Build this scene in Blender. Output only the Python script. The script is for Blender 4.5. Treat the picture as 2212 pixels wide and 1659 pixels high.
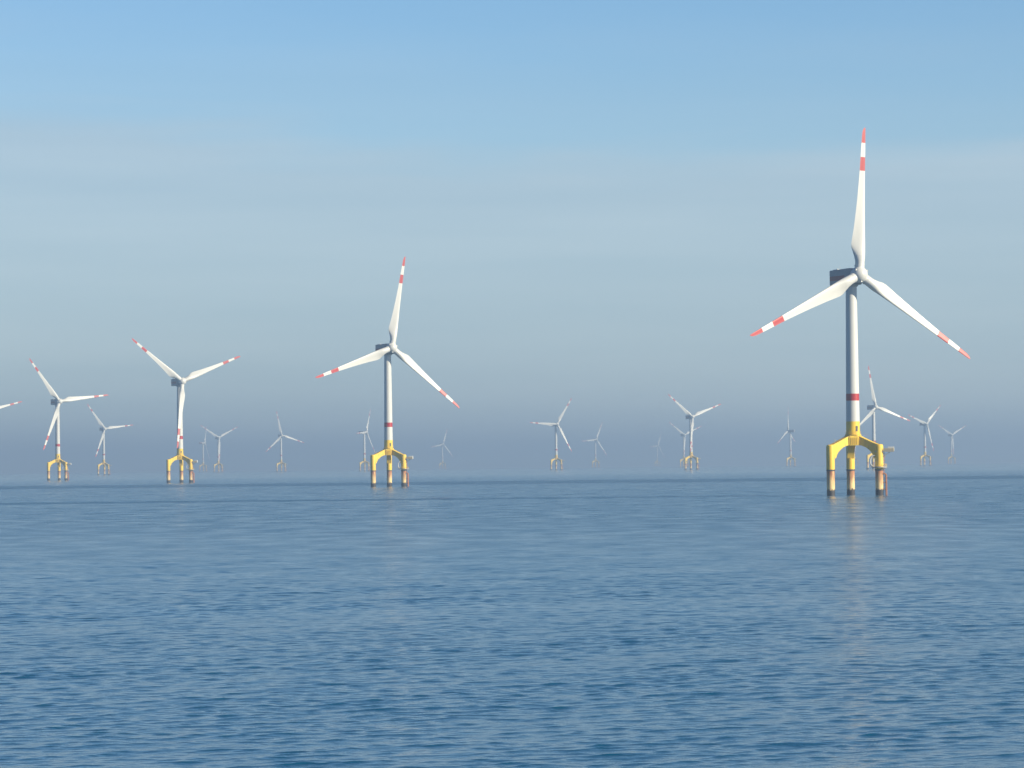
import bpy, bmesh, math, random
import numpy as np
from mathutils import Matrix, Vector

R = math.radians
scene = bpy.context.scene
for o in list(bpy.data.objects):
    bpy.data.objects.remove(o)
COL = scene.collection
random.seed(5)

# ------------------------------------------------------------------ camera
CAM_H = 15.4                       # ship's deck above the water, metres
EARTH = 7.36e6                     # effective earth radius (with refraction)
cam_d = bpy.data.cameras.new('camera')
cam_d.sensor_width = 36.0
cam_d.lens = 36.0 * 7397.0 / 2212.0
cam_d.clip_start = 0.5
cam_d.clip_end = 200000.0
cam = bpy.data.objects.new('camera', cam_d)
COL.objects.link(cam)
cam.matrix_world = (Matrix.Translation((0, 0, CAM_H)) @ Matrix.Rotation(R(90 + 1.294), 4, 'X')
                    @ Matrix.Rotation(R(-0.6), 4, 'Z'))
scene.camera = cam

# ------------------------------------------------------------------ light
SUN_AZ = -25.7                     # direction towards the sun, degrees CCW from +X
SUN_EL = 25.0
SUN_STRENGTH = 5.0
SKY_STRENGTH = 0.072
EXPOSURE = 0.70
HAZE_DENSITY = 1.52e-4

scene.view_settings.view_transform = 'Standard'
scene.view_settings.look = 'None'
scene.view_settings.gamma = 1.0
scene.view_settings.exposure = EXPOSURE
scene.view_settings.use_curve_mapping = False
scene.render.engine = 'CYCLES'
cy = scene.cycles
cy.use_denoising = True
cy.max_bounces = 6
cy.diffuse_bounces = 2
cy.glossy_bounces = 3
cy.transmission_bounces = 2
cy.volume_bounces = 1
cy.sample_clamp_indirect = 4.0

sun_d = bpy.data.lights.new('sun', 'SUN')
sun_d.energy = SUN_STRENGTH
sun_d.angle = R(0.53)
sun_d.color = (1.0, 0.90, 0.68)
sun = bpy.data.objects.new('sun', sun_d)
COL.objects.link(sun)
sdir = Vector((math.cos(R(SUN_AZ)) * math.cos(R(SUN_EL)), math.sin(R(SUN_AZ)) * math.cos(R(SUN_EL)), math.sin(R(SUN_EL))))
sun.rotation_euler = sdir.to_track_quat('Z', 'Y').to_euler()
sun.location = (0, -200, 400)

world = bpy.data.worlds.new('World')
scene.world = world
world.use_nodes = True
nt = world.node_tree
nt.nodes.clear()


def N(tree, typ, **kw):
    n = tree.nodes.new(typ)
    for k, v in kw.items():
        setattr(n, k, v)
    return n


def mathn(tree, op, a, b=None, clamp=False):
    n = N(tree, 'ShaderNodeMath', operation=op, use_clamp=clamp)
    for i, v in enumerate((a, b)):
        if v is None:
            continue
        if isinstance(v, (int, float)):
            n.inputs[i].default_value = v
        else:
            tree.links.new(v, n.inputs[i])
    return n.outputs[0]


def ramp(tree, fac, stops, interp='LINEAR'):
    n = N(tree, 'ShaderNodeValToRGB')
    cr = n.color_ramp
    cr.interpolation = interp
    while len(cr.elements) < len(stops):
        cr.elements.new(0.5)
    for e, (p, c) in zip(cr.elements, stops):
        e.position = p
        e.color = c if len(c) == 4 else (*c, 1)
    tree.links.new(fac, n.inputs[0])
    return n.outputs[0]


def mix(tree, fac, a, b, blend='MIX'):
    n = N(tree, 'ShaderNodeMix', data_type='RGBA', blend_type=blend)
    for i, v in ((0, fac), (6, a), (7, b)):
        if isinstance(v, (int, float)):
            n.inputs[i].default_value = v
        elif isinstance(v, tuple):
            n.inputs[i].default_value = v if len(v) == 4 else (*v, 1)
        else:
            tree.links.new(v, n.inputs[i])
    return n.outputs[2]


sky = N(nt, 'ShaderNodeTexSky', sky_type='NISHITA')
sky.sun_disc = False
sky.sun_elevation = R(SUN_EL)
sky.sun_rotation = R(90 - SUN_AZ)          # clockwise from +Y
sky.altitude = 0.0
sky.air_density = 1.0
sky.dust_density = 0.2
sky.ozone_density = 2.0
tc = N(nt, 'ShaderNodeTexCoord')
sep = N(nt, 'ShaderNodeSeparateXYZ')
nt.links.new(tc.outputs['Generated'], sep.inputs[0])
# a bank of thin grey sea mist low over the horizon, with a soft uneven upper edge
mp = N(nt, 'ShaderNodeMapping')
mp.inputs['Scale'].default_value = (9.0, 9.0, 70.0)
nt.links.new(tc.outputs['Generated'], mp.inputs[0])
nz = N(nt, 'ShaderNodeTexNoise')
nz.inputs['Scale'].default_value = 1.0
nz.inputs['Detail'].default_value = 3.0
nz.inputs['Roughness'].default_value = 0.45
nt.links.new(mp.outputs[0], nz.inputs[0])
wob = mathn(nt, 'MULTIPLY', mathn(nt, 'SUBTRACT', nz.outputs[0], 0.5), 0.030)
# the bank's top slopes down gently to the right
slope = mathn(nt, 'MULTIPLY', mathn(nt, 'MINIMUM', sep.outputs[0], 0.0), 0.10)
elev = mathn(nt, 'ADD', mathn(nt, 'ADD', sep.outputs[2], wob), slope)
bank = ramp(nt, elev, [(0.0, (1, 1, 1)), (0.081, (0.95, 0.95, 0.95)), (0.094, (0.3, 0.3, 0.3)), (0.135, (0, 0, 0))], 'EASE')
bg_mul = N(nt, 'ShaderNodeBackground')
hsky = mix(nt, 1.0, sky.outputs[0], (0.72, 0.95, 1.18), 'MULTIPLY')
# the upper sky is a deeper, darker blue than the air near the horizon
deep = ramp(nt, sep.outputs[2], [(0.0, (1, 1, 1)), (0.18, (1, 1, 1)), (0.45, (0.28, 0.44, 0.64)), (1.0, (0.21, 0.30, 0.42))], 'EASE')
hsky = mix(nt, 1.0, hsky, deep, 'MULTIPLY')
# thin brighter wisps inside the bank
mp3 = N(nt, 'ShaderNodeMapping')
mp3.inputs['Scale'].default_value = (5.0, 5.0, 75.0)
mp3.inputs['Location'].default_value = (3.1, 0.4, 1.7)
nt.links.new(tc.outputs['Generated'], mp3.inputs[0])
nz3 = N(nt, 'ShaderNodeTexNoise')
nz3.inputs['Scale'].default_value = 1.0
nz3.inputs['Detail'].default_value = 4.0
nt.links.new(mp3.outputs[0], nz3.inputs[0])
bankc = ramp(nt, nz3.outputs[0], [(0.28, (3.95, 4.95, 5.75)), (0.72, (4.95, 5.8, 6.4))])
skyc = mix(nt, mathn(nt, 'MULTIPLY', bank, 0.7), hsky, bankc)
nt.links.new(skyc, bg_mul.inputs[0])
bg_mul.inputs[1].default_value = SKY_STRENGTH
wo = N(nt, 'ShaderNodeOutputWorld')
nt.links.new(bg_mul.outputs[0], wo.inputs[0])


# ------------------------------------------------------------------ materials
def new_mat(name):
    m = bpy.data.materials.new(name)
    m.use_nodes = True
    t = m.node_tree
    b = t.nodes['Principled BSDF']
    return m, t, b


def paint(name, col, rough=0.45, var=0.08, scale=0.6, streak=True, dirt=None):
    m, t, b = new_mat(name)
    co = N(t, 'ShaderNodeTexCoord')
    mpn = N(t, 'ShaderNodeMapping')
    mpn.inputs['Scale'].default_value = (1, 1, 0.15 if streak else 1)
    t.links.new(co.outputs['Object'], mpn.inputs[0])
    n = N(t, 'ShaderNodeTexNoise')
    n.inputs['Scale'].default_value = scale
    n.inputs['Detail'].default_value = 5
    t.links.new(mpn.outputs[0], n.inputs[0])
    d = dirt or tuple(c * (1 - var * 2.5) for c in col)
    f = ramp(t, n.outputs[0], [(0.35, (1, 1, 1)), (0.7, (0, 0, 0))])
    c = mix(t, f, col, d)
    # blend: dirt only partly
    c2 = mix(t, 0.5, col, c)
    t.links.new(c2, b.inputs['Base Color'])
    b.inputs['Roughness'].default_value = rough
    return m


M_WHITE = paint('white_paint', (0.63, 0.625, 0.60), 0.4, 0.05)
M_GREY = paint('light_grey_paint', (0.46, 0.465, 0.46), 0.45, 0.06)
M_NACELLE = paint('nacelle_shaded_grey', (0.28, 0.285, 0.30), 0.45, 0.06)  # light grey housing, darkened: shade of its unlit flank is in the base colour
M_RED = paint('signal_red_paint', (0.43, 0.018, 0.022), 0.45, 0.08)
M_STRIPE = paint('dark_red_stripe', (0.25, 0.02, 0.03), 0.45, 0.08)
M_YELLOW = paint('traffic_yellow_paint', (0.92, 0.61, 0.03), 0.5, 0.08, 0.5, True, (0.66, 0.43, 0.09))

# rust and salt streaks running down the yellow coat
_t = M_YELLOW.node_tree
_b = _t.nodes['Principled BSDF']
_old = _b.inputs['Base Color'].links[0].from_socket
_co = N(_t, 'ShaderNodeTexCoord')
_mp = N(_t, 'ShaderNodeMapping')
_mp.inputs['Scale'].default_value = (0.9, 0.9, 0.10)
_t.links.new(_co.outputs['Object'], _mp.inputs[0])
_n = N(_t, 'ShaderNodeTexNoise')
_n.inputs['Scale'].default_value = 1.3
_n.inputs['Detail'].default_value = 5
_t.links.new(_mp.outputs[0], _n.inputs[0])
_f = ramp(_t, _n.outputs[0], [(0.56, (0, 0, 0)), (0.74, (0.65, 0.65, 0.65))])
_t.links.new(mix(_t, _f, _old, (0.36, 0.19, 0.06)), _b.inputs['Base Color'])
M_DARK = paint('dark_steel', (0.06, 0.06, 0.065), 0.5, 0.1)
M_STEEL = paint('galvanised_steel', (0.40, 0.37, 0.30), 0.5, 0.1)
M_ORANGE = paint('rusty_orange_paint', (0.48, 0.17, 0.055), 0.6, 0.15)


def pile_material():
    """coated steel pile: worn yellow-cream coat, rust streaks from the joint, dark marine growth at the waterline"""
    m, t, b = new_mat('weathered_pile_coating')
    co = N(t, 'ShaderNodeTexCoord')
    sp = N(t, 'ShaderNodeSeparateXYZ')
    t.links.new(co.outputs['Object'], sp.inputs[0])
    mpn = N(t, 'ShaderNodeMapping')
    mpn.inputs['Scale'].default_value = (1.1, 1.1, 0.16)
    t.links.new(co.outputs['Object'], mpn.inputs[0])
    n = N(t, 'ShaderNodeTexNoise')
    n.inputs['Scale'].default_value = 1.0
    n.inputs['Detail'].default_value = 6
    t.links.new(mpn.outputs[0], n.inputs[0])
    # rust is strongest just under the joint (z ~ 10.5) and thins downwards
    top = mathn(t, 'MULTIPLY', mathn(t, 'SUBTRACT', sp.outputs[2], 5.0), 0.055)
    rf = ramp(t, mathn(t, 'ADD', n.outputs[0], top), [(0.50, (0, 0, 0)), (0.78, (1, 1, 1))])
    coat = mix(t, rf, (0.80, 0.57, 0.25), (0.40, 0.16, 0.07))
    n2 = N(t, 'ShaderNodeTexNoise')
    n2.inputs['Scale'].default_value = 0.9
    n2.inputs['Detail'].default_value = 5
    t.links.new(co.outputs['Object'], n2.inputs[0])
    line = mathn(t, 'ADD', sp.outputs[2], mathn(t, 'MULTIPLY', mathn(t, 'SUBTRACT', n2.outputs[0], 0.5), 3.2))
    gf = ramp(t, mathn(t, 'MULTIPLY', line, 0.2), [(0.44, (1, 1, 1)), (0.54, (0, 0, 0))])
    c = mix(t, gf, coat, (0.035, 0.03, 0.03))
    t.links.new(c, b.inputs['Base Color'])
    b.inputs['Roughness'].default_value = 0.65
    return m


M_PILE = pile_material()

# water
M_WATER, wt, wb = new_mat('sea_water')
wb.inputs['Base Color'].default_value = (0.004, 0.065, 0.13, 1)
wb.inputs['Roughness'].default_value = 0.12
wb.inputs['IOR'].default_value = 1.333
wco = N(wt, 'ShaderNodeTexCoord')
wsep = N(wt, 'ShaderNodeSeparateXYZ')
wt.links.new(wco.outputs['Object'], wsep.inputs[0])
wm = N(wt, 'ShaderNodeMapping')
wm.inputs['Rotation'].default_value = (0, 0, R(-26))
wm.inputs['Scale'].default_value = (0.45, 1.0, 1.0)
wt.links.new(wco.outputs['Object'], wm.inputs[0])
wn = N(wt, 'ShaderNodeTexNoise')
wn.inputs['Scale'].default_value = 1.1
wn.inputs['Detail'].default_value = 4.0
wn.inputs['Roughness'].default_value = 0.55
wt.links.new(wm.outputs[0], wn.inputs[0])
# long wind bands: calmer and rougher water
wm2 = N(wt, 'ShaderNodeMapping')
wm2.inputs['Scale'].default_value = (0.0025, 0.006, 1.0)
wt.links.new(wco.outputs['Object'], wm2.inputs[0])
wn2 = N(wt, 'ShaderNodeTexNoise')
wn2.inputs['Scale'].default_value = 1.0
wn2.inputs['Detail'].default_value = 3.0
wt.links.new(wm2.outputs[0], wn2.inputs[0])
# two long ruffled strips far out (an old ship's wake lying across the view)
wyj = mathn(wt, 'ADD', wsep.outputs[1], mathn(wt, 'MULTIPLY', mathn(wt, 'SUBTRACT', wn2.outputs[0], 0.5), 110.0))


def strip(y0, y1, soft):
    a = mathn(wt, 'DIVIDE', mathn(wt, 'SUBTRACT', wyj, y0), soft, True)
    b_ = mathn(wt, 'DIVIDE', mathn(wt, 'SUBTRACT', y1, wyj), soft, True)
    return mathn(wt, 'MULTIPLY', a, b_)


ruff = mathn(wt, 'ADD', strip(2340, 2840, 120), mathn(wt, 'MULTIPLY', strip(1370, 1485, 45), mathn(wt, 'SUBTRACT', 0.9, mathn(wt, 'DIVIDE', wsep.outputs[0], 200.0), True)))
far_r = mathn(wt, 'MULTIPLY', mathn(wt, 'DIVIDE', mathn(wt, 'SUBTRACT', wsep.outputs[1], 180.0), 700.0, True), 0.13)
# the farthest water lies calm
calm = mathn(wt, 'MULTIPLY', mathn(wt, 'DIVIDE', mathn(wt, 'SUBTRACT', wsep.outputs[1], 2900.0), 1500.0, True), 0.085)
far_r = mathn(wt, 'SUBTRACT', far_r, calm)
# cat's paws: patches of ruffled and smoother water a few metres across
wm4 = N(wt, 'ShaderNodeMapping')
wm4.inputs['Scale'].default_value = (0.10, 0.045, 1.0)
wt.links.new(wco.outputs['Object'], wm4.inputs[0])
wn4 = N(wt, 'ShaderNodeTexNoise')
wn4.inputs['Scale'].default_value = 1.0
wn4.inputs['Detail'].default_value = 3.0
wt.links.new(wm4.outputs[0], wn4.inputs[0])
paws = mathn(wt, 'MULTIPLY', mathn(wt, 'SUBTRACT', wn4.outputs[0], 0.5), mathn(wt, 'MULTIPLY', mathn(wt, 'ADD', mathn(wt, 'MAXIMUM', far_r, 0.0), 0.02), 2.2))
rough = mathn(wt, 'ADD', mathn(wt, 'ADD', mathn(wt, 'ADD', 0.10, paws), far_r), mathn(wt, 'MULTIPLY', ruff, 0.09))
wt.links.new(rough, wb.inputs['Roughness'])
bst = mathn(wt, 'ADD', mathn(wt, 'MULTIPLY', wn2.outputs[0], 0.9), mathn(wt, 'MULTIPLY', ruff, 0.6))
bump = N(wt, 'ShaderNodeBump')
bump.inputs['Distance'].default_value = 0.22
wt.links.new(bst, bump.inputs['Strength'])
wt.links.new(wn.outputs[0], bump.inputs['Height'])
wt.links.new(bump.outputs[0], wb.inputs['Normal'])


# ------------------------------------------------------------------ mesh helpers
def new_obj(name, bm, mats, parent=None, smooth=None):
    me = bpy.data.meshes.new(name)
    bmesh.ops.recalc_face_normals(bm, faces=bm.faces)
    bm.to_mesh(me)
    bm.free()
    for m in (mats if isinstance(mats, (list, tuple)) else [mats]):
        me.materials.append(m)
    if smooth is not None:
        me.polygons.foreach_set('use_smooth', [True] * len(me.polygons))
        me.set_sharp_from_angle(angle=R(smooth))
    o = bpy.data.objects.new(name, me)
    COL.objects.link(o)
    if parent:
        o.parent = parent
    return o


def tube(bm, pts, rad, n=10, mat=0, cap=True):
    """swept tube along a polyline; rad may be a number or a list"""
    pts = [Vector(p) for p in pts]
    if isinstance(rad, (int, float)):
        rad = [rad] * len(pts)
    rings = []
    up = None
    for i, p in enumerate(pts):
        if i == 0:
            d = pts[1] - p
        elif i == len(pts) - 1:
            d = p - pts[-2]
        else:
            d = (pts[i + 1] - p).normalized() + (p - pts[i - 1]).normalized()
        d.normalize()
        if up is None:
            up = Vector((1, 0, 0)) if abs(d.z) > 0.9 else Vector((0, 0, 1))
        a = d.cross(up).normalized()
        b = a.cross(d).normalized()
        up = b
        rings.append([bm.verts.new(p + (a * math.cos(2 * math.pi * k / n) + b * math.sin(2 * math.pi * k / n)) * rad[i]) for k in range(n)])
    for r0, r1 in zip(rings, rings[1:]):
        for k in range(n):
            f = bm.faces.new((r0[k], r0[(k + 1) % n], r1[(k + 1) % n], r1[k]))
            f.material_index = mat
    if cap:
        for r_ in (rings[0], rings[-1]):
            f = bm.faces.new(r_)
            f.material_index = mat


def lathe(bm, prof, n=40, mats=None, center=(0, 0)):
    """profile of (radius, z) turned about z"""
    rings = []
    for r_, z in prof:
        if r_ < 1e-5:
            rings.append([bm.verts.new((center[0], center[1], z))])
        else:
            rings.append([bm.verts.new((center[0] + r_ * math.cos(2 * math.pi * k / n), center[1] + r_ * math.sin(2 * math.pi * k / n), z)) for k in range(n)])
    for i, (a, b) in enumerate(zip(rings, rings[1:])):
        for k in range(n):
            k2 = (k + 1) % n
            if len(a) == 1 and len(b) == 1:
                continue
            if len(a) == 1:
                f = bm.faces.new((a[0], b[k2], b[k]))
            elif len(b) == 1:
                f = bm.faces.new((a[k], a[k2], b[0]))
            else:
                f = bm.faces.new((a[k], a[k2], b[k2], b[k]))
            f.material_index = mats[i] if mats else 0
    for r_ in (rings[0], rings[-1]):
        if len(r_) > 1:
            f = bm.faces.new(r_)
            f.material_index = 0 if not mats else mats[0 if r_ is rings[0] else -1]


def box(bm, c, s, mat=0, rot=None, bev=0.0):
    r_ = bmesh.ops.create_cube(bm, size=1.0)
    vs = r_['verts']
    M = Matrix.Translation(c) @ (rot.to_4x4() if rot else Matrix.Identity(4)) @ Matrix.Diagonal((*s, 1))
    bmesh.ops.transform(bm, matrix=M, verts=vs)
    fs = set(f for v in vs for f in v.link_faces)
    for f in fs:
        f.material_index = mat
    if bev:
        es = list(set(e for v in vs for e in v.link_edges))
        bmesh.ops.bevel(bm, geom=es, offset=bev, segments=2, affect='EDGES', profile=0.5)


# ------------------------------------------------------------------ the wind turbine (one prototype, then copies)
HUB_Z = 90.6
LEG_R = 11.6                         # distance of the three piles from the tower axis
LEG_ANG = (-149.7, -29.7, 90.3)
AXIS_MAIN = -64.7


def set_local(o, M):
    o.matrix_parent_inverse = Matrix.Identity(4)
    o.matrix_basis = M


def make_turbine():
    root = bpy.data.objects.new('wind_turbine', None)
    root.empty_display_size = 5
    COL.objects.link(root)

    # tower: tapered tube, yellow foot, red warning band
    bm = bmesh.new()
    zs = [25.2, 30.6, 39.2, 42.1, 55, 70, 86.6]

    def rad(z):
        return 2.86 + (2.28 - 2.86) * (z - 25.2) / (86.6 - 25.2)
    prof, mats = [], []
    col = {0: 1, 1: 0, 2: 2, 3: 0, 4: 0, 5: 0}
    for i, z in enumerate(zs):
        prof.append((rad(z), z))
        if i < len(zs) - 1:
            mats.append(col[i])
            if i in (3, 4):          # flange ring between tower sections
                zf = zs[i + 1]
                prof.append((rad(zf), zf - 0.15)); mats.append(0)
                prof.append((rad(zf) + 0.04, zf - 0.12)); mats.append(0)
                prof.append((rad(zf) + 0.04, zf - 0.02)); mats.append(0)
    mats = mats[:len(prof) - 1]
    lathe(bm, prof, 48, mats)
    tower = new_obj('tower', bm, [M_WHITE, M_YELLOW, M_RED], root, 30)

    # door and its small step at the tower foot
    a = R(-62.0)
    dirv = Vector((math.cos(a), math.sin(a), 0))
    bm = bmesh.new()
    box(bm, Vector((0, 0, 27.6)) + dirv * 2.84, (0.16, 0.95, 2.2), 0, Matrix.Rotation(a, 3, 'Z'), 0.03)
    new_obj('tower_door', bm, M_DARK, tower)

    # transition node: hexagonal block between the arms, with a deck on top and a collar
    bm = bmesh.new()
    a0 = LEG_ANG[0] + 30
    hexp = [(3.75 * math.cos(R(a0 + 60 * k)), 3.75 * math.sin(R(a0 + 60 * k))) for k in range(6)]
    lo = [bm.verts.new((x * 0.98, y * 0.98, 20.7)) for x, y in hexp]
    mid = [bm.verts.new((x, y, 24.0)) for x, y in hexp]
    hi = [bm.verts.new((x * 0.88, y * 0.88, 25.0)) for x, y in hexp]
    for r0, r1 in ((lo, mid), (mid, hi)):
        for k in range(6):
            bm.faces.new((r0[k], r0[(k + 1) % 6], r1[(k + 1) % 6], r1[k]))
    bm.faces.new(lo); bm.faces.new(hi)
    # stiffener plates on the flat faces
    for k in range(6):
        mx = (hexp[k][0] + hexp[(k + 1) % 6][0]) / 2
        my = (hexp[k][1] + hexp[(k + 1) % 6][1]) / 2
        an = math.atan2(my, mx)
        rr = math.hypot(mx, my)
        for t_ in (-1.1, -0.35, 0.4, 1.15):
            c_ = Vector((math.cos(an) * (rr + 0.06) - math.sin(an) * t_, math.sin(an) * (rr + 0.06) + math.cos(an) * t_, 22.4))
            box(bm, c_, (0.16, 0.12, 2.6), 0, Matrix.Rotation(an, 3, 'Z'))
    node = new_obj('transition_piece', bm, M_YELLOW, root)
    bm = bmesh.new()
    lathe(bm, [(2.9, 25.02), (3.35, 25.02), (3.35, 25.3), (2.9, 25.3)], 48)
    new_obj('tower_flange', bm, M_YELLOW, node, 30)
    bm = bmesh.new()                    # railing round the node deck
    for k in range(12):
        an = R(a0 + 30 * k)
        tube(bm, [(3.15 * math.cos(an), 3.15 * math.sin(an), 25.3), (3.15 * math.cos(an), 3.15 * math.sin(an), 26.4)], 0.035, 6)
    for z in (25.85, 26.4):
        tube(bm, [(3.15 * math.cos(R(10 * k)), 3.15 * math.sin(R(10 * k)), z) for k in range(37)], 0.035, 6, cap=False)
    new_obj('railing', bm, M_YELLOW, node)

    # three arms: box girders that bend down into a round leg; three piles below
    for i, ang in enumerate(LEG_ANG):
        e = Vector((math.cos(R(ang)), math.sin(R(ang)), 0))
        n_ = Vector((-e.y, e.x, 0))
        bm = bmesh.new()
        w = 1.42
        top = [(2.3, 24.9), (LEG_R - 2.6, 21.9), (LEG_R - 0.6, 21.05), (LEG_R + 0.7, 20.75)]
        bot = [(2.3, 20.9), (4.4, 20.55), (6.2, 19.85), (7.6, 18.9), (8.7, 17.8), (9.4, 16.7), (9.85, 15.4), (LEG_R, 15.2)]
        prof = top + [(LEG_R + 0.75, 16.0)] + bot[::-1]
        vs = []
        for s_ in (-1, 1):
            vs.append([bm.verts.new(e * r_ + n_ * (w * s_) + Vector((0, 0, z))) for r_, z in prof])
        m_ = len(prof)
        for k in range(m_):
            bm.faces.new((vs[0][k], vs[0][(k + 1) % m_], vs[1][(k + 1) % m_], vs[1][k]))
        bm.faces.new(vs[0]); bm.faces.new(vs[1])
        # top flange lip
        c = e * LEG_R
        lathe(bm, [(1.74, 10.62), (1.74, 19.9), (1.62, 20.65), (1.25, 21.0), (0.0, 21.1)], 36, None, (c.x, c.y))
        bmesh.ops.triangulate(bm, faces=[f for f in bm.faces if len(f.verts) > 8])
        arm = new_obj('support_arm', bm, M_YELLOW, root, 35)
        bm = bmesh.new()                # grouted joint skirt
        lathe(bm, [(1.76, 10.2), (1.88, 10.2), (1.88, 10.62), (1.76, 10.75)], 36, None, (c.x, c.y))
        new_obj('joint_collar', bm, M_DARK, arm, 30)
        bm = bmesh.new()                # marker light on the arm's shoulder
        p = e * (LEG_R - 2.2)
        tube(bm, [(p.x, p.y, 21.5), (p.x, p.y, 22.7)], 0.09, 8)
        tube(bm, [(p.x, p.y, 22.7), (p.x, p.y, 23.2)], 0.2, 8)
        new_obj('marker_light', bm, M_GREY, arm)
        bm = bmesh.new()
        prof = [(1.68, -3.0), (1.70, 0.0), (1.68, 2.4), (1.68, 10.22)]
        lathe(bm, prof, 36)
        pile = new_obj('pile', bm, M_PILE, root, 30)
        set_local(pile, Matrix.Translation((c.x, c.y, 0)) @ Matrix.Rotation(R(70 * i), 4, 'Z'))

    # access leg (the right one) : cantilever deck, cabinet, ring deck, davit, ladders, boat landing
    ang = LEG_ANG[1]
    e = Vector((math.cos(R(ang)), math.sin(R(ang)), 0))
    c = e * LEG_R
    # screen-right direction seen from the ship
    RX = Matrix.Translation(c) @ Matrix.Rotation(R(-8), 4, 'Z')

    def P(x, y, z):
        return RX @ Vector((x, y, z))
    bm = bmesh.new()
    box(bm, P(2.3, 0, 18.05), (7.6, 2.7, 0.4), 0, Matrix.Rotation(R(-8), 3, 'Z'))
    for s_ in (-0.9, 0.9):
        tube(bm, [P(1.6, s_, 15.9), P(4.6, s_, 17.9)], 0.11, 8)
    deck = new_obj('service_platform', bm, M_STEEL, root)
    bm = bmesh.new()
    for x in (-1.4, -0.2, 1.9, 3.2, 4.6, 6.05):
        for s_ in (-1.3, 1.3):
            tube(bm, [P(x, s_, 18.2), P(x, s_, 19.3)], 0.04, 6)
    for z in (18.75, 19.3):
        for s_ in (-1.3, 1.3):
            tube(bm, [P(-1.4, s_, z), P(6.05, s_, z)], 0.035, 6)
        tube(bm, [P(6.05, -1.3, z), P(6.05, 1.3, z)], 0.035, 6)
    for s_ in (-1.3, 1.3):              # mesh infill of the railing
        box(bm, P(3.95, s_, 18.76), (4.2, 0.05, 0.95), 1, Matrix.Rotation(R(-8), 3, 'Z'))
    new_obj('railing', bm, [M_YELLOW, M_STEEL], deck)
    bm = bmesh.new()
    box(bm, P(4.9, 0.0, 19.1), (2.6, 2.4, 1.8), 0, Matrix.Rotation(R(-8), 3, 'Z'), 0.06)
    new_obj('equipment_cabinet', bm, M_WHITE, deck)

    bm = bmesh.new()
    lathe(bm, [(1.75, 11.4), (3.25, 11.4), (3.25, 11.8), (1.75, 11.8)], 32, None, (c.x, c.y))
    ring = new_obj('landing_deck', bm, M_STEEL, root, 30)
    bm = bmesh.new()
    for k in range(14):
        an = 2 * math.pi * k / 14
        q = Vector((c.x + 3.15 * math.cos(an), c.y + 3.15 * math.sin(an), 0))
        tube(bm, [q + Vector((0, 0, 11.8)), q + Vector((0, 0, 12.9))], 0.04, 6)
    for z in (12.35, 12.9):
        tube(bm, [(c.x + 3.15 * math.cos(R(10 * k)), c.y + 3.15 * math.sin(R(10 * k)), z) for k in range(37)], 0.04, 6, cap=False)
    new_obj('railing', bm, M_YELLOW, ring)
    bm = bmesh.new()
    tube(bm, [P(-1.7, -1.0, 16.3), P(-2.3, -1.0, 16.4), P(-3.2, -1.0, 15.7), P(-3.55, -1.0, 14.9), P(-3.6, -1.0, 13.2), P(-3.3, -1.0, 12.4), P(-2.5, -1.0, 12.0)], 0.28, 10)
    tube(bm, [P(-3.55, -1.0, 12.6), P(-3.5, -1.0, 11.0)], 0.1, 8)
    new_obj('davit_crane', bm, M_WHITE, root, 60)

    bm = bmesh.new()
    for s_ in (-0.45, 0.45):
        tube(bm, [P(2.1, s_, 8.9), P(2.1, s_, 18.0)], 0.07, 6)
    z = 9.1
    while z < 17.9:
        tube(bm, [P(2.1, -0.45, z), P(2.1, 0.45, z)], 0.035, 5)
        z += 0.35
    for z in (11.0, 12.6, 14.2, 15.8, 17.2):      # safety hoops
        tube(bm, [P(2.1, -0.45, z), P(2.6, -0.42, z), P(2.9, 0, z), P(2.6, 0.42, z), P(2.1, 0.45, z)], 0.04, 5)
        tube(bm, [P(1.6, 0, z), P(2.1, 0, z)], 0.05, 5)
    new_obj('ladder', bm, M_ORANGE, root)
    bm = bmesh.new()
    for s_ in (-0.85, 0.85):
        tube(bm, [P(1.6, s_, 8.9), P(2.5, s_, 8.8), P(2.85, s_, 8.3), P(2.85, s_, -1.5)], 0.27, 8)
        for z in (2.4, 5.2):
            tube(bm, [P(1.5, s_, z), P(2.85, s_, z)], 0.14, 8)
    for s_ in (-0.4, 0.4):
        tube(bm, [P(2.35, s_, 8.9), P(2.35, s_, -1.0)], 0.07, 6)
    z = -0.5
    while z < 8.8:
        tube(bm, [P(2.35, -0.4, z), P(2.35, 0.4, z)], 0.04, 5)
        z += 0.4
    new_obj('boat_landing', bm, M_ORANGE, root)

    # nacelle: long box, taller at the rotor end, dark red stripe along the flank.  Local x = rotor axis
    bm = bmesh.new()
    secs = [(-12.0, 5.8, -2.95, 3.2), (-11.8, 6.0, -3.05, 3.3), (-6.0, 6.2, -3.2, 3.3), (0.0, 6.4, -3.4, 3.35), (3.2, 6.2, -3.4, 3.35), (4.6, 5.0, -2.7, 2.9)]
    rings = []
    for x, w, z0, z1 in secs:
        hw = w / 2
        ch = 0.28
        s0 = z0 + (z1 - z0) * 0.30
        s1 = z0 + (z1 - z0) * 0.60
        pts = [(-hw + ch, z0), (hw - ch, z0), (hw, z0 + ch), (hw, s0), (hw, s1), (hw, z1 - ch), (hw - ch, z1), (-hw + ch, z1), (-hw, z1 - ch), (-hw, s1), (-hw, s0), (-hw, z0 + ch)]
        rings.append([bm.verts.new((x, y, z)) for y, z in pts])
    for i, (a_, b_) in enumerate(zip(rings, rings[1:])):
        for k in range(12):
            f = bm.faces.new((a_[k], a_[(k + 1) % 12], b_[(k + 1) % 12], b_[k]))
            if k in (3, 9) and i < 3:
                f.material_index = 1
    bm.faces.new(rings[0]); bm.faces.new(rings[-1])
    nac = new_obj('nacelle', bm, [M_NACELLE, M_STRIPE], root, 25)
    bm = bmesh.new()
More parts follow.
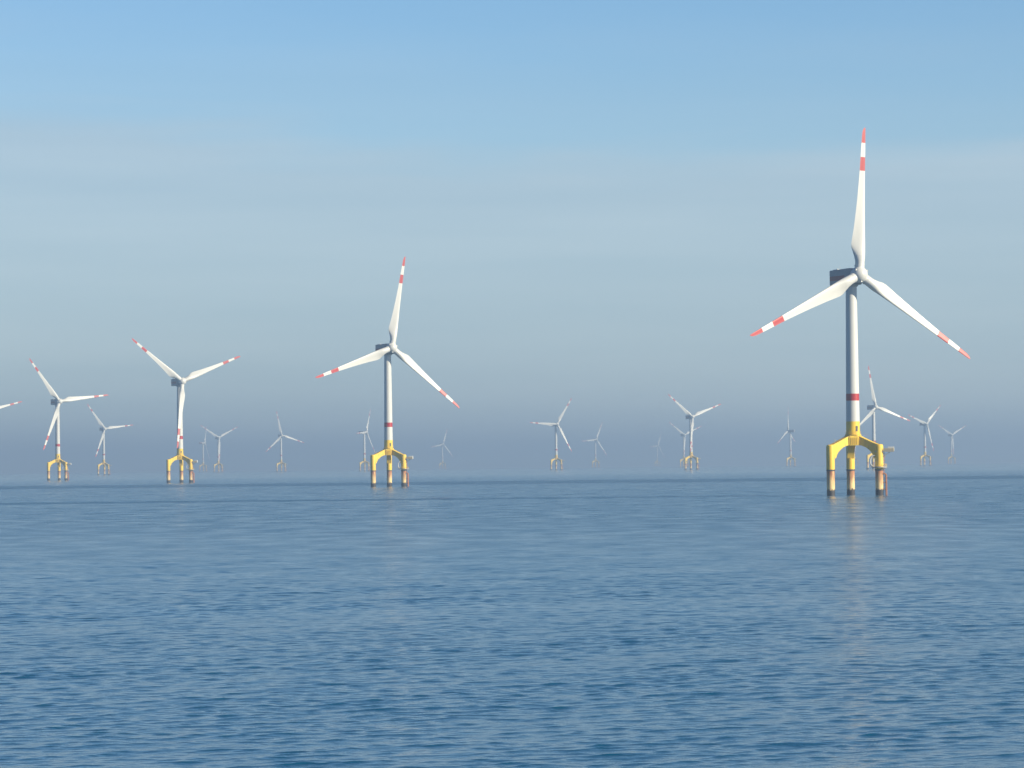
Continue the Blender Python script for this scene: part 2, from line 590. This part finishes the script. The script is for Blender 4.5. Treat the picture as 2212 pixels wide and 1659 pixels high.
    box(bm, (-9.4, 0, 3.42), (3.4, 3.6, 0.45), 0, None, 0.05)
    new_obj('roof_hatch', bm, M_GREY, nac)
    bm = bmesh.new()
    tube(bm, [(-11.0, 1.6, 3.1), (-11.0, 1.6, 5.2)], 0.06, 6)
    tube(bm, [(-11.0, 1.25, 5.0), (-11.0, 1.95, 5.0)], 0.05, 6)
    new_obj('wind_vane', bm, M_GREY, nac)
    bm = bmesh.new()
    lathe(bm, [(0.22, 3.15), (0.22, 3.75), (0.12, 3.95), (0.0, 4.0)], 12, None, (-7.4, -1.8))
    new_obj('warning_light', bm, M_WHITE, nac, 40)
    bm = bmesh.new()
    lathe(bm, [(2.3, -4.2), (2.75, -3.9), (2.95, -3.3), (2.95, -2.9)], 36)
    new_obj('yaw_bearing', bm, M_GREY, nac, 40)

    # hub: rounded spinner with three blade collars.  Local x = rotor axis, blade one along +z
    bm = bmesh.new()
    n = 40
    prof = [(-2.9, 2.55), (-2.6, 2.95), (-1.4, 3.3), (0.0, 3.4), (1.2, 3.2), (2.2, 2.65), (2.9, 1.85), (3.3, 1.0), (3.45, 0.0)]
    rings = []
    for x, r_ in prof:
        if r_ == 0:
            rings.append([bm.verts.new((x, 0, 0))])
        else:
            rings.append([bm.verts.new((x, r_ * math.cos(2 * math.pi * k / n), r_ * math.sin(2 * math.pi * k / n))) for k in range(n)])
    for a_, b_ in zip(rings, rings[1:]):
        for k in range(n):
            if len(b_) == 1:
                bm.faces.new((a_[k], a_[(k + 1) % n], b_[0]))
            else:
                bm.faces.new((a_[k], a_[(k + 1) % n], b_[(k + 1) % n], b_[k]))
    bm.faces.new(rings[0])
    for k in range(3):
        d = Vector((0, math.sin(R(120 * k)), math.cos(R(120 * k))))
        tube(bm, [d * 1.2, d * 3.7, d * 3.72, d * 4.0], [2.02, 2.02, 2.12, 2.12], 36)
        g = Vector((0, math.sin(R(120 * k + 60)), math.cos(R(120 * k + 60))))   # small bosses between the blades
        tube(bm, [g * 2.6 + Vector((1.2, 0, 0)), g * 3.5 + Vector((1.5, 0, 0))], [0.55, 0.42], 12)
    hub = new_obj('hub', bm, M_WHITE, root, 40)

    # blade: round root, widest at 12 m, straight leading edge, red-white-red tip.  Along +z, chord along y, upwind = +x
    ST = [  # r, chord, thickness ratio, roundness, twist deg, leading-edge offset
        (4.0, 3.9, 1.0, 1.0, 12, 1.95), (5.6, 3.95, 0.98, 0.95, 12, 1.97), (7.4, 4.5, 0.78, 0.6, 12.5, 2.05), (9.2, 5.25, 0.55, 0.25, 13, 2.1),
        (11.0, 5.95, 0.42, 0.05, 12, 2.1), (12.6, 6.1, 0.36, 0.0, 11, 2.08), (15.0, 5.75, 0.31, 0, 9, 2.0), (19.0, 5.05, 0.27, 0, 7, 1.85), (25.0, 4.25, 0.24, 0, 5, 1.65),
        (32.0, 3.45, 0.22, 0, 3, 1.45), (38.0, 2.9, 0.2, 0, 2, 1.3), (43.0, 2.5, 0.2, 0, 1.5, 1.2), (48.7, 2.2, 0.19, 0, 1, 1.1), (54.6, 1.85, 0.18, 0, 0.5, 1.0),
        (58.5, 1.55, 0.17, 0, 0, 0.9), (60.2, 1.1, 0.17, 0, 0, 0.85), (61.0, 0.35, 0.2, 0, 0, 0.75)]
    ST = [(r_ if r_ < 9 else 9 + (r_ - 9) * 1.010,) + tuple(rest) for r_, *rest in ST]
    bm = bmesh.new()
    NP = 24
    rings = []
    for r_, ch, tr, rd, tw, le in ST:
        ring = []
        bend = r_ * math.tan(R(2.5))          # the rotor's slight upwind cone
        for k in range(NP):
            th = 2 * math.pi * k / NP
            xc = 0.5 * (1 + math.cos(th))                 # 1 = leading edge
            u = 1 - xc
            yt = 5 * tr * (0.2969 * math.sqrt(max(u, 0)) - 0.126 * u - 0.3516 * u * u + 0.2843 * u ** 3 - 0.1036 * u ** 4)
            yt = max(yt, 0.0) * (1 if math.sin(th) > 0 else -1)
            camber = 0.05 * 4 * u * (1 - u) * (1 - rd)
            cy_, cx_ = (u) * ch, (yt - camber) * ch       # aerofoil
            ry, rx = (1 - math.cos(th)) / 2 * ch, math.sin(th) * ch / 2
            yy = cy_ * (1 - rd) + ry * rd
            xx = cx_ * (1 - rd) + rx * rd
            yy = le - yy                                   # leading edge towards +y
            # twist: turns the leading edge upwind (+x)
            ct, s_t = math.cos(R(tw)), math.sin(R(tw))
            ring.append(bm.verts.new((xx * ct + yy * s_t + bend, yy * ct - xx * s_t, r_)))
        rings.append(ring)
    for i, (a_, b_) in enumerate(zip(rings, rings[1:])):
        r0 = ST[i][0]
        mi = 1 if i == 11 or i >= 13 else 0
        for k in range(NP):
            f = bm.faces.new((a_[k], a_[(k + 1) % NP], b_[(k + 1) % NP], b_[k]))
            f.material_index = mi
    bm.faces.new(rings[0]); f = bm.faces.new(rings[-1]); f.material_index = 1
    blade = new_obj('blade', bm, [M_WHITE, M_RED], hub, 50)
    for k in (1, 2):
        b2 = blade.copy()
        COL.objects.link(b2)
        b2.parent = hub
    return root


def pose(root, x, y, axis_deg, rot_deg, foot_deg=0.0):
    """stand a turbine at x, y; point its rotor along axis_deg; turn the rotor clockwise by rot_deg"""
    z = -(x * x + y * y) / (2 * EARTH)
    root.location = (x, y, z)
    root.rotation_euler = (0, 0, R(foot_deg))
    ax = axis_deg - foot_deg
    Y0 = Matrix.Translation((0, 0, HUB_Z)) @ Matrix.Rotation(R(ax), 4, 'Z')
    Y = Y0 @ Matrix.Rotation(R(-5), 4, 'Y')
    for ch in root.children:
        base = ch.name.split('.')[0]
        if base == 'nacelle':
            set_local(ch, Y0 @ Matrix.Rotation(R(-1), 4, 'Y'))
        elif base == 'hub':
            set_local(ch, Y @ Matrix.Translation((6.5, 0, 0)) @ Matrix.Rotation(R(-rot_deg), 4, 'X'))
            for k, b in enumerate([c for c in ch.children if c.name.startswith('blade')]):
                set_local(b, Matrix.Rotation(R(-120 * k), 4, 'X'))


def copy_tree(o, parent=None):
    c = o.copy()
    COL.objects.link(c)
    if parent is not None:
        c.parent = parent
        c.matrix_parent_inverse = Matrix.Identity(4)
    for ch in list(o.children):
        copy_tree(ch, c)
    return c


# x, y (metres from the ship), rotor axis, rotor turn, label
SPOTS = [
    (141.1, 1419.2, -63.2, 4.4, 'largest and nearest white wind turbine, on a big yellow tripod foundation, at the right'),
    (-81.7, 2254.1, -61, 10.5, 'second largest white wind turbine, left of centre on yellow tripod legs, one blade nearly upright'),
    (-299.8, 3086.3, -61, 68, 'yellow legged wind turbine with one red banded blade hanging straight down before its tower'),
    (-525.5, 3955.5, -58, 83, 'leftmost whole wind turbine, on yellow tripod, one red tipped blade pointing level right'),
    (-733.8, 4719.9, -58, 75, 'wind turbine cut off by the left edge, only its red tipped blade showing'),
    (-808.6, 6769.6, -58, 83, 'hazy pale turbine right beside the leftmost whole turbine, its rotor in the same pose'),
    (-775.0, 9011.0, -61, 62, 'faint Y shaped turbine just right of the yellow tripod turbine with the hanging blade'),
    (-968.3, 10706.6, -10, 30, 'barely visible turbine in the haze close behind the one with the hanging blade'),
    (-578.4, 8550.4, -64, -12, 'hazy turbine standing alone left of the second largest, one blade leaning up to the left'),
    (-345.0, 7961.8, -22, 27, 'hazy turbine close to the left of the yellow tripod of the second largest turbine'),
    (-257.4, 12522.0, -52, 20, 'very faint small turbine just right of the second largest turbine'),
    (86.0, 6792.5, -64, 33, 'hazy white turbine at mid picture with one blade pointing level left'),
    (267.4, 11076.0, -55, 25, 'faint turbine to the right of the mid picture one, its rotor in a like pose'),
    (622.0, 14753.3, -40, 25, 'faintest turbine, almost lost in haze, left of the pair that overlap'),
    (482.7, 9671.7, -62, 66, 'faint turbine half hidden behind the left side of a nearer Y shaped turbine'),
    (306.8, 5894.7, -62, 69, 'Y shaped white turbine with pale foundation, in front of the faint one it overlaps'),
    (708.9, 8741.5, 150, 2, 'hazy turbine seen from behind, a dark thin blade upright left of its tower'),
    (529.6, 5022.0, -62, -10, 'white turbine partly behind the right leg of the largest turbine, blade reaching right'),
    (893.4, 7423.7, -50, 48, 'hazy turbine right of the largest, its left blade meeting the tip of another'),
    (1368.1, 10686.0, -62, 61, 'rightmost turbine, faint and Y shaped in the haze'),
    (1256.7, 12589.0, -62, 68, 'faint turbine hidden behind the yellow tower foot of the largest turbine'),
]
proto = make_turbine()
roots = [proto] + [copy_tree(proto) for _ in SPOTS[1:]]
for o, (x, y, ax, rot, lab) in zip(roots, SPOTS):
    pose(o, x, y, ax, rot)
    o['label'] = lab
    o['category'] = 'wind turbine'
    o['group'] = 'wind turbines standing in the sea'

# ------------------------------------------------------------------ the sea
def make_sea():
    f0 = R(10.8)
    dense = np.linspace(-f0, f0, 700)
    outer = np.concatenate([np.linspace(f0, 2 * math.pi - f0, 60)[1:-1]])
    th = np.concatenate([dense, outer])                   # bearing, clockwise from +Y
    d = [6.0]
    while d[-1] < 125:
        d.append(d[-1] * 1.12)
    d[-1] = 125.0
    while d[-1] < 3000:
        d.append(d[-1] * (1 + 0.0009 * max(1.0, (d[-1] / 450) ** 1.2)))
    while d[-1] < 40000:
        d.append(d[-1] * 1.02)
    d = np.array(d)
    D, T = np.meshgrid(d, th, indexing='ij')
    X = D * np.sin(T)
    Y = D * np.cos(T)
    Z = -(D ** 2) / (2 * EARTH)
    rng = np.random.default_rng(11)
    wind = math.atan2(0.90, -0.44)                        # travel direction of the waves (away, to the left)
    lam = np.geomspace(0.40, 8.5, 84)
    tot = 0.076
    wgt = np.exp(-(np.log(lam / 1.6) / 1.2) ** 2)
    amp = tot * math.sqrt(2) * wgt / math.sqrt((wgt ** 2).sum()) * lam / (2 * math.pi)
    loc = np.maximum(D * 0.0009 * np.maximum(1.0, (D / 450) ** 1.2), D * (2 * f0 / 700))
    ang_ok = np.where(np.abs(T) <= f0 * 0.999, 1.0, 0.0)
    near = np.clip((D - 125) / 15, 0, 1)
    H = np.zeros_like(D)
    DX = np.zeros_like(D)
    DY = np.zeros_like(D)
    for l, a in zip(lam, amp):
        k = 2 * math.pi / l
        phi = wind + rng.normal(0, 0.40)
        ph = rng.uniform(0, 2 * math.pi)
        fade = np.clip((l / loc - 2.2) / 2.2, 0, 1)
        arg = k * (X * math.cos(phi) + Y * math.sin(phi)) + ph
        H += a * fade * np.sin(arg)
        c_ = 3.2 * a * fade * np.cos(arg)                # sideways pull that peaks the crests
        DX += c_ * math.cos(phi)
        DY += c_ * math.sin(phi)
    # gusts: patches of livelier and calmer water
    g = np.zeros_like(D)
    for l in np.geomspace(25, 160, 12):
        phi = wind + rng.normal(0, 0.6)
        g += np.sin(2 * math.pi / l * (X * math.cos(phi) + Y * math.sin(phi)) + rng.uniform(0, 6.28))
    g = 1 + 0.13 * g / math.sqrt(6)
    Z = Z + H * np.clip(g, 0.35, 1.8) * ang_ok * near
    nr, nc = D.shape
    X = X + DX * ang_ok * near
    Y = Y + DY * ang_ok * near
    co = np.stack([X, Y, Z], -1).reshape(-1, 3)
    co = np.vstack([co, [[0, 0, 0]]])
    idx = np.arange(nr * nc).reshape(nr, nc)
    nxt = np.roll(idx, -1, axis=1)
    q = np.stack([idx[:-1], nxt[:-1], nxt[1:], idx[1:]], -1).reshape(-1, 4)[:, ::-1]
    me = bpy.data.meshes.new('sea')
    me.vertices.add(len(co))
    me.vertices.foreach_set('co', co.astype(np.float32).ravel())
    c = nr * nc
    tri = np.stack([np.full(nc, c), nxt[0], idx[0]], -1)[:, ::-1]
    # disc triangles close the middle under the ship
    loops = np.concatenate([q.ravel(), tri.ravel()])
    me.loops.add(len(loops))
    me.loops.foreach_set('vertex_index', loops.astype(np.int32))
    nq, ntri = len(q), len(tri)
    me.polygons.add(nq + ntri)
    starts = np.concatenate([np.arange(nq) * 4, nq * 4 + np.arange(ntri) * 3])
    me.polygons.foreach_set('loop_start', starts.astype(np.int32))
    me.polygons.foreach_set('use_smooth', np.ones(nq + ntri, dtype=bool))
    me.update(calc_edges=True)
    me.materials.append(M_WATER)
    o = bpy.data.objects.new('sea', me)
    COL.objects.link(o)
    o['kind'] = 'structure'
    return o


sea = make_sea()

# ------------------------------------------------------------------ haze over the sea
bm = bmesh.new()
zlo, zhi = -(40000.0 ** 2) / (2 * EARTH) - 3.0, 160.0
box(bm, (0, 0, (zlo + zhi) / 2), (81000, 81000, zhi - zlo))
M_HAZE = bpy.data.materials.new('sea_haze')
M_HAZE.use_nodes = True
ht = M_HAZE.node_tree
ht.nodes.clear()
pv = N(ht, 'ShaderNodeVolumePrincipled')
pv.inputs['Color'].default_value = (0.43, 0.568, 0.74, 1)
pv.inputs['Density'].default_value = HAZE_DENSITY
pv.inputs['Density Attribute'].default_value = ''
pv.inputs['Anisotropy'].default_value = 0.2
ho = N(ht, 'ShaderNodeOutputMaterial')
ht.links.new(pv.outputs[0], ho.inputs['Volume'])
haze = new_obj('haze', bm, M_HAZE)
haze['kind'] = 'stuff'
